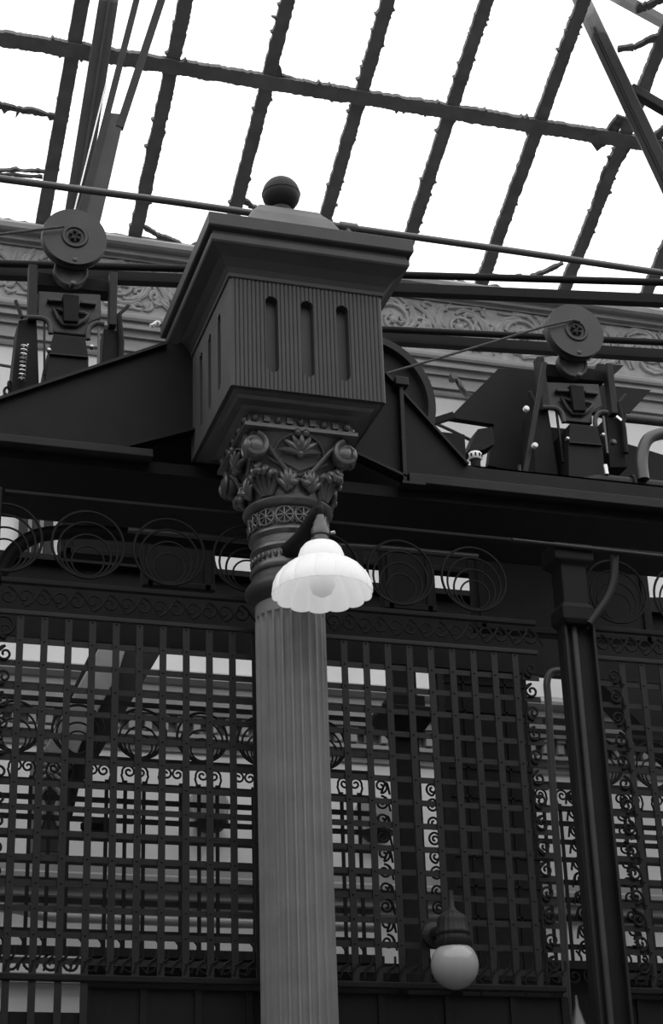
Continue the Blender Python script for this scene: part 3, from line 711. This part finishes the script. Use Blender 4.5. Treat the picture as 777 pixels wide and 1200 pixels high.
# ================================================================== FRONT GRILLES
YF = 6.2
def ring(parent, cx, cz, r, y, w=.007, mt=IRON, name='ring', extra=True):
    m = M(); nn = 40
    def rg(cx, cz, rr, ww): m.tube([Vector((cx+rr*cos(2*pi*i/nn), y, cz+rr*sin(2*pi*i/nn))) for i in range(nn)], ww, 6, True)
    rg(cx, cz, r, w)
    if extra:
        rg(cx, cz-r*.16, r*.83, w*.8); rg(cx, cz-r*.34, r*.64, w*.8); rg(cx, cz-r*.5, r*.45, w*.7)
    return m.build(name, mt, parent, smooth=True)
XV = [.7796+.0874*k for k in range(23)]
ZH = [4.0566-.0876*k for k in range(15)]
def grille(xs, x0, x1, label, rings, scroll_x=()):
    t = thing('cage_grille', label, 'grille', ((x0+x1)/2, YF, 2.75))
    m = M()
    for x in xs: m.box(x-.0125, x+.0125, YF, YF+.006, 2.77 if x > 1.05 else 2.6, 4.07)
    for z in ZH[1:]: m.box(x0, x1, YF+.006, YF+.012, z-.0105, z+.0105)
    for x in xs:
        for z in ZH: m.lathe([(.004,.0),(.004,.003),(.0015,.0045)], (x, YF, z), 6, 'y')
    m.build('strap_lattice', IRON2, t)
    M().box(x0, x1, YF-.006, YF+.014, 4.064, 4.082).build('top_rail', IRON2, t, bev=.003)
    M().box(x0, x1, YF-.01, YF+.02, 2.762, 2.785).build('bottom_rail', IRON, t, bev=.004)
    fr = M().box(x0, x1, YF-.012, YF+.012, 4.185, 4.205).build('frieze_rail', IRON, t, bev=.003)
    M().box(x0, x1, YF-.01, YF+.03, 4.542, 4.556).build('head_rail', IRON, t, bev=.003)
    for cx in rings: ring(fr, cx, 4.365, .135, YF, .0055)
    m = M(); x = x0+.03; k = 0                 # scroll border between the rails
    while x < x1-.03:
        s = 1 if k % 2 == 0 else -1
        m.tube(spiral(x, 4.135, .036, 1.3, pi/2*s, -s, YF, 18), .0045, 5); m.tube([Vector((x, YF, 4.135+s*.036)), Vector((x+.03, YF, 4.135+s*.015)), Vector((x+.058, YF, 4.135-s*.03))], .0045, 5)
        x += .062; k += 1
    m.build('scroll_border', IRON, t, smooth=True)
    m = M(); x = x0+.03                         # small hooked scrolls over the bottom rail
    while x < x1-.02:
        m.tube(smoothpath([(x, YF, 2.795), (x+.012, YF, 2.83), (x+.03, YF, 2.845), (x+.032, YF, 2.875)], 4), .0045, 5)
        x += .0437
    m.build('hook_border', IRON, t, smooth=True)
    m = M()
    for sx, sg in scroll_x:
        for k in range(14): z = 4.0-.0876*k; m.tube(spiral(sx, z, .030, 1.4, pi*.5 if k % 2 else -pi*.5, sg if k % 2 else -sg, YF), .005, 5); m.tube([Vector((sx, YF, z+(.030 if k % 2 else -.030))), Vector((sx-sg*.03, YF, z)), Vector((sx-sg*.034, YF, z-.045))], .005, 5)
    if scroll_x: m.build('side_scrolls', IRON, t, smooth=True)
    return t
RG = [1.017+.307*k for k in range(-1, 12)]
grille(XV[:11], .70, 1.66, 'black lattice grille left of the column', [r for r in RG if .69 < r < 1.65], [(.728, 1)])
grille(XV[13:], 1.87, 2.80, 'black lattice grille between the column and the dark guide post', [r for r in RG if 1.87 < r < 2.75], [(2.762, 1)])
XR = [3.16+.0874*k for k in range(16)]
grille(XR, 3.05, 4.5, 'black lattice grille right of the dark guide post', [r for r in RG if 3.1 < r < 4.45], [(3.118, -1)])
# solid panels under the grilles
m = M().box(1.045, 1.66, YF+.03, YF+.05, 0, 2.75)
m.box(.693, 1.045, YF+.03, YF+.05, 0, 2.665)
for x in (1.06, 1.25, 1.44, 1.62): m.box(x-.012, x+.012, YF+.02, YF+.03, 0, 2.75)
single(m, 'kick_panel', IRON, 'solid black panel under the left grille', 'panel', 'black panels under the grilles')
m = M().box(1.86, 2.82, YF+.03, YF+.05, 0, 2.75)
for x in (1.88, 2.1, 2.35, 2.6, 2.8): m.box(x-.012, x+.012, YF+.02, YF+.03, 0, 2.75)
single(m, 'kick_panel', IRON, 'solid black panel under the grille behind the globe lamp', 'panel', 'black panels under the grilles')
m = M().box(3.05, 4.5, YF+.03, YF+.05, 0, 2.75)
for x in (3.1, 3.35, 3.6): m.box(x-.012, x+.012, YF+.02, YF+.03, 0, 2.75)
single(m, 'kick_panel', IRON, 'solid black panel at lower right of the guide post', 'panel', 'black panels under the grilles')
t = thing('cage_post', 'black edge post of the left grille at the left border', 'post', (.60, YF, 0))
M().box(.55, .69, YF-.02, YF+.05, 0, 4.56).build('post', IRON, t, bev=.006)
ring(t, .72, 4.02, .035, YF, .006, extra=False)
# guide post on the right
t = thing('guide_post', 'tall dark guide post with a round front rod, right of the grille', 'post', (2.977, YF, 0))
M().box(2.912, 3.044, YF, YF+.05, 0, 4.2).build('plate', PLATE, t, bev=.004)
for x in (2.917, 3.039): M().box(x-.006, x+.006, YF-.03, YF, 0, 4.2).build('flange', IRON2, t, bev=.002)
M().lathe([(.014, 0), (.014, 4.2)], (2.962, YF-.006, 0), 24).build('rod', MACH, t, smooth=True)
M().rect([(.05,.05,4.19),(.07,.06,4.21),(.07,.06,4.26),(.055,.05,4.28),(.055,.05,4.44),(.085,.07,4.46),(.085,.07,4.53)], 2.965, YF+.0).build('head', IRON, t, bev=.006)
pipe([(690, 732), (700, 718), (712, 700), (719, 678), (720, 652)], 6.15, .018, 'dark pipe curving up from the guide post head to the girder', IRON2)
pipe([(600, 633), (700, 644), (800, 655)], 6.12, .009, 'thin pipe along the grille head, right', IRON2)
pipe([(668, 1230), (660, 1090), (649.5, 950), (643, 830), (641, 800), (646, 788), (656, 786)], 6.5, .015, 'thin upright grey pipe just left of the guide post', PIPE)
pipe([(-20, 700), (0, 672), (14, 648), (34, 632), (60, 625), (110, 624), (200, 632), (300, 644)], 6.75, .030, 'fat black pipe curving in from the left edge below the girder', IRON)
pipe([(150, 621), (220, 627), (300, 635), (436, 641), (560, 652)], 6.62, .012, 'long thin pipe under the platform behind the column neck', PIPE)
m = M().lathe([(.05,0),(.05,.02),(.03,.03),(.02,.06),(.008,.10),(.004,.14)], at(679, 1214, 6.05), 16)
m.lathe([(.02,-.5),(.025,0)], at(679, 1214, 6.05), 12)
single(m, 'spike_finial', PIPE, 'small pointed finial at the bottom edge near the guide post', 'finial', smooth=True)

# ================================================================== FAR SIDE OF THE CAGE
YB = 8.3
def far_grille(x0, x1, label, scroll_x=()):
    t = thing('far_cage_grille', label, 'grille', ((x0+x1)/2, YB, 3.2))
    xs = []; x = 1.658-.0893*60
    while x < x1:
        if x > x0+.02: xs.append(x)
        x += .0893
    m = M()
    for i, x in enumerate(xs):
        m.box(x-.009, x+.009, YB, YB+.006, 3.28, 4.10)
    for z in (4.0, 3.905, 3.815, 3.70, 3.61, 3.52, 3.38): m.box(x0, x1, YB+.006, YB+.012, z-.013, z+.013)
    lat = m.build('bar_lattice', IRON, t)
    for z, h in ((4.195, .016), (4.48, .010), (4.075, .012), (3.29, .02)): M().box(x0, x1, YB-.01, YB+.012, z-h, z+h).build('rail', IRON, t)
    for i, x in enumerate(xs):                  # volutes on the bar tops
        s = 1 if i % 2 else -1
        cx = x+s*.016
        P = [Vector((x-s*.010, YB, 4.075)), Vector((x-s*.012, YB, 4.10)), Vector((x-s*.020, YB, 4.125))]+spiral(cx-s*.0, 4.143, .034, 1.5, pi*(1.0 if s > 0 else 0)+s*.3, -s, YB, 22)
        M().tube(P, .0055, 5).build('scroll', IRON, lat, smooth=True)
    k = -6; 
    while 1.639+.302*k < x1:
        cx = 1.639+.302*k; k += 1
        if cx-.1 > x0 and cx+.1 < x1: ring(t, cx, 4.335, .124, YB, .0065)
    for sx, sg in scroll_x:
        m = M()
        for k in range(10):
            z = 4.14-.085*k
            m.tube(spiral(sx, z, .036, 1.5, pi/2 if k % 2 else -pi/2, sg if k % 2 else -sg, YB), .006, 5)
            m.tube(smoothpath([(sx, YB, z+(.036 if k % 2 else -.036)), (sx-sg*.03, YB, z+.02), (sx-sg*.045, YB, z-.04)], 4), .006, 5)
        m.build('scroll_column', IRON, t, smooth=True)
    bx0, bx1 = (1.40, 3.20) if x0 < 1 else (x0, x1)
    M().box(bx0, bx1, YB+.055, YB+.075, 2.7, 3.285).build('foot_board', IRON, t)
    m = M(); x = x0+.04
    while x < x1-.04:
        m.tube(spiral(x, 3.235, .045, 1.4, pi/2, 1, YB, 18), .007, 5); m.tube(smoothpath([(x+.04, YB, 3.29), (x+.045, YB, 3.33), (x+.02, YB, 3.36)], 4), .006, 5); x += .0893
    m.build('bottom_scrolls', IRON, t, smooth=True)
    return t
far_grille(-.4, 2.80, 'thin scrolled grille on the far side of the cage, left', ((2.845, -1),))
far_grille(3.67, 6.0, 'thin scrolled grille on the far side of the cage, right end', ((3.88, 1), (4.14, -1)))
t = thing('far_cage_post', 'dark post with flared head on the far side of the cage', 'post', (2.985, YB, 0))
M().box(2.925, 3.05, YB-.03, YB+.05, 0, 4.42).build('post', IRON, t, bev=.006)
M().rect([(.062,.05,4.38),(.07,.06,4.40),(.11,.09,4.46),(.15,.12,4.50),(.15,.12,4.53),(.09,.08,4.54),(.09,.08,4.60),(.06,.05,4.61),(.06,.05,4.76)], 2.985, YB).build('head', IRON, t, bev=.006)
m = M()
for k in range(10):
    z = 4.14-.085*k
    m.tube(spiral(3.115, z, .034, 1.5, pi/2 if k % 2 else -pi/2, 1 if k % 2 else -1, YB), .006, 5)
    m.tube(smoothpath([(3.115, YB, z+(.034 if k % 2 else -.034)), (3.15, YB, z+.01), (3.16, YB, z-.04)], 4), .006, 5)
m.build('scroll_column', IRON, t, smooth=True)
M().box(3.152, 3.174, YB-.01, YB+.01, 3.25, 4.76).build('edge_bar', IRON, t)
m = M().box(-2.6, 6.6, YB, YB+.03, 4.785, 5.21)
m.box(-2.6, 6.6, YB-.05, YB, 4.772, 4.79); m.box(-2.6, 6.6, YB-.05, YB, 5.18, 5.21)
single(m, 'header_beam', IRON, 'deep black header beam over the far side of the cage', 'beam')
m = M().box(3.205, 3.66, YB-.02, YB+.12, 3.0, 4.80)
for z in [3.05+.15*i for i in range(12)]: m.box(3.205, 3.66, YB-.026, YB-.02, z, z+.012)
m.box(3.30, 3.312, YB-.026, YB-.02, 3.0, 4.8); m.box(3.53, 3.542, YB-.026, YB-.02, 3.0, 4.8)
single(m, 'counterweight', IRON, 'tall black counterweight panel above the globe lamp behind the grille', 'panel')
m = M().tube(smoothpath([(.4, 8.6, 3.555), (1.05, 8.6, 3.545), (1.25, 8.6, 3.51), (1.5, 8.6, 3.505), (2.9, 8.6, 3.505)], 6), .022, 10)
t = thing('handrail', 'shiny horizontal handrail pipe low behind the grille', 'handrail', (1.8, 8.6, 3.48))
m.build('pipe', RAILM, t, smooth=True)
c = at(490, 1096, 8.5); M().lathe([(.02,-.05),(.065,-.05),(.07,-.04),(.07,.0),(.03,.01)], c, 20, 'x').build('end_flange', MACH, t, smooth=True)
m = M().tube([c+Vector((.01, 0, 0)), c+Vector((.05, .05, 0))], .03, 12); m.build('stub', IRON2, t)
# diagonal stringers behind
YD = 9.1
t = thing('stair_stringer', 'sloping stair stringer crossing behind the left grille', 'stair', at(70, 930, YD))
M().prism([xz(x, y, YD) for x, y in ((112, 752), (196, 752), (92, 925), (84, 960), (44, 960), (53, 877))], YD, YD+.2).build('soffit', PLATE, t)  # shade of the underside put into a near-black colour
m = M().prism([xz(x, y, YD-.06) for x, y in ((118, 755), (140, 748), (146, 764), (138, 790), (96, 868), (84, 900), (58, 890), (53, 876))], YD-.08, YD)
m.build('side_panel', STONE, t, bev=.01)  # paler colour carries the light falling on this side of the beam
t = thing('carved_bracket', 'carved bracket with rosette and pilaster at the foot of the sloping stringer', 'bracket', at(60, 1000, YD))
a = at(41, 905, YD-.1); b = at(77, 905, YD-.1)
M().box(a.x, b.x, YD-.12, YD+.1, at(60, 1000, YD-.1).z, at(60, 882, YD-.1).z).build('pilaster', MACH, t, bev=.006)
c = at(60, 904, YD-.13); m = M()
for q in range(8):
    aa = q*pi/4; m.ball((c.x+.045*cos(aa), c.y, c.z+.045*sin(aa)), .03, (1, .5, .45), 10, Matrix.Rotation(-aa, 3, 'Y'))
m.ball(c, .024, n=12); m.tube([c+Vector((.07*cos(2*pi*i/24), 0, .07*sin(2*pi*i/24))) for i in range(24)], .01, 6, True)
m.build('rosette', STONE, t, smooth=True)
m = M()
for sg in (-1, 1): m.tube(smoothpath([c+Vector((0, 0, -.07)), c+Vector((sg*.05, 0, -.12)), c+Vector((sg*.03, 0, -.2)), c+Vector((sg*.05, 0, -.28))], 5), .014, 8)
m.build('leaf_drop', STONE, t, smooth=True)
m = M().lathe([(.02,-.06),(.07,-.045),(.085,-.02),(.085,.0),(.05,.012)], at(114, 966, YD-.1), 24)
single(m, 'lamp_bowl', IRON, 'small dark dish lamp beside the carved bracket', 'lamp', smooth=True)
t = thing('stair_stringer', 'dark sloping stair stringer at the upper right beyond the guide post', 'stair', at(760, 860, YD))
M().prism([xz(x, y, YD) for x, y in ((701, 700), (820, 700), (820, 908), (765, 863), (702, 797))], YD, YD+.2).build('soffit', IRON, t)
# round wall medallions
def medallion(px, py, label):
    c = at(px, py, 9.97); t = thing('wall_medallion', label, 'medallion', (c.x, c.y, c.z-.13), 'round medallions on the far wall')
    m = M()
    for r, w in ((.105, .014), (.08, .009), (.055, .008)): m.tube([c+Vector((r*cos(2*pi*i/40), 0, r*sin(2*pi*i/40))) for i in range(40)], w, 8, True)
    m.build('ring', TRIM, t, smooth=True)
    M().lathe([(.10,-.02),(.10,.01),(.02,.02)], c, 40, 'y').build('plate', STONE, t, smooth=True)
    M().ball(c+Vector((0, -.02, 0)), .03, n=14).build('boss', STONE, t, smooth=True)
    P = c+Vector((0, -.05, -.12)); M().lathe([(.01,-.05),(.06,-.04),(.095,-.01),(.10,.01),(.03,.02)], P, 28).build('bowl', IRON2, t, smooth=True)
medallion(245, 944, 'round wall medallion with dark bowl, left of the column')
medallion(438, 956, 'round wall medallion with dark bowl, right of the column')

# ================================================================== LIGHT
w = bpy.data.worlds.new('overcast_sky'); SC.world = w; w.use_nodes = True
N = w.node_tree.nodes; L = w.node_tree.links
bg = N['Background']; tc = N.new('ShaderNodeTexCoord'); sp = N.new('ShaderNodeSeparateXYZ'); mr = N.new('ShaderNodeMapRange')
mr.inputs['From Min'].default_value = -.02; mr.inputs['From Max'].default_value = .30
mr.inputs['To Min'].default_value = .05; mr.inputs['To Max'].default_value = 2.3
L.new(tc.outputs['Generated'], sp.inputs[0]); L.new(sp.outputs['Z'], mr.inputs['Value'])
bg.inputs['Color'].default_value = (1, 1, 1, 1); L.new(mr.outputs['Result'], bg.inputs['Strength'])

vs = SC.view_settings
SC.display_settings.display_device = 'sRGB'
vs.view_transform = 'Standard'; vs.look = 'None'; vs.exposure = 0; vs.gamma = 1; vs.use_curve_mapping = False
SC.cycles.max_bounces = 8; SC.cycles.transparent_max_bounces = 16
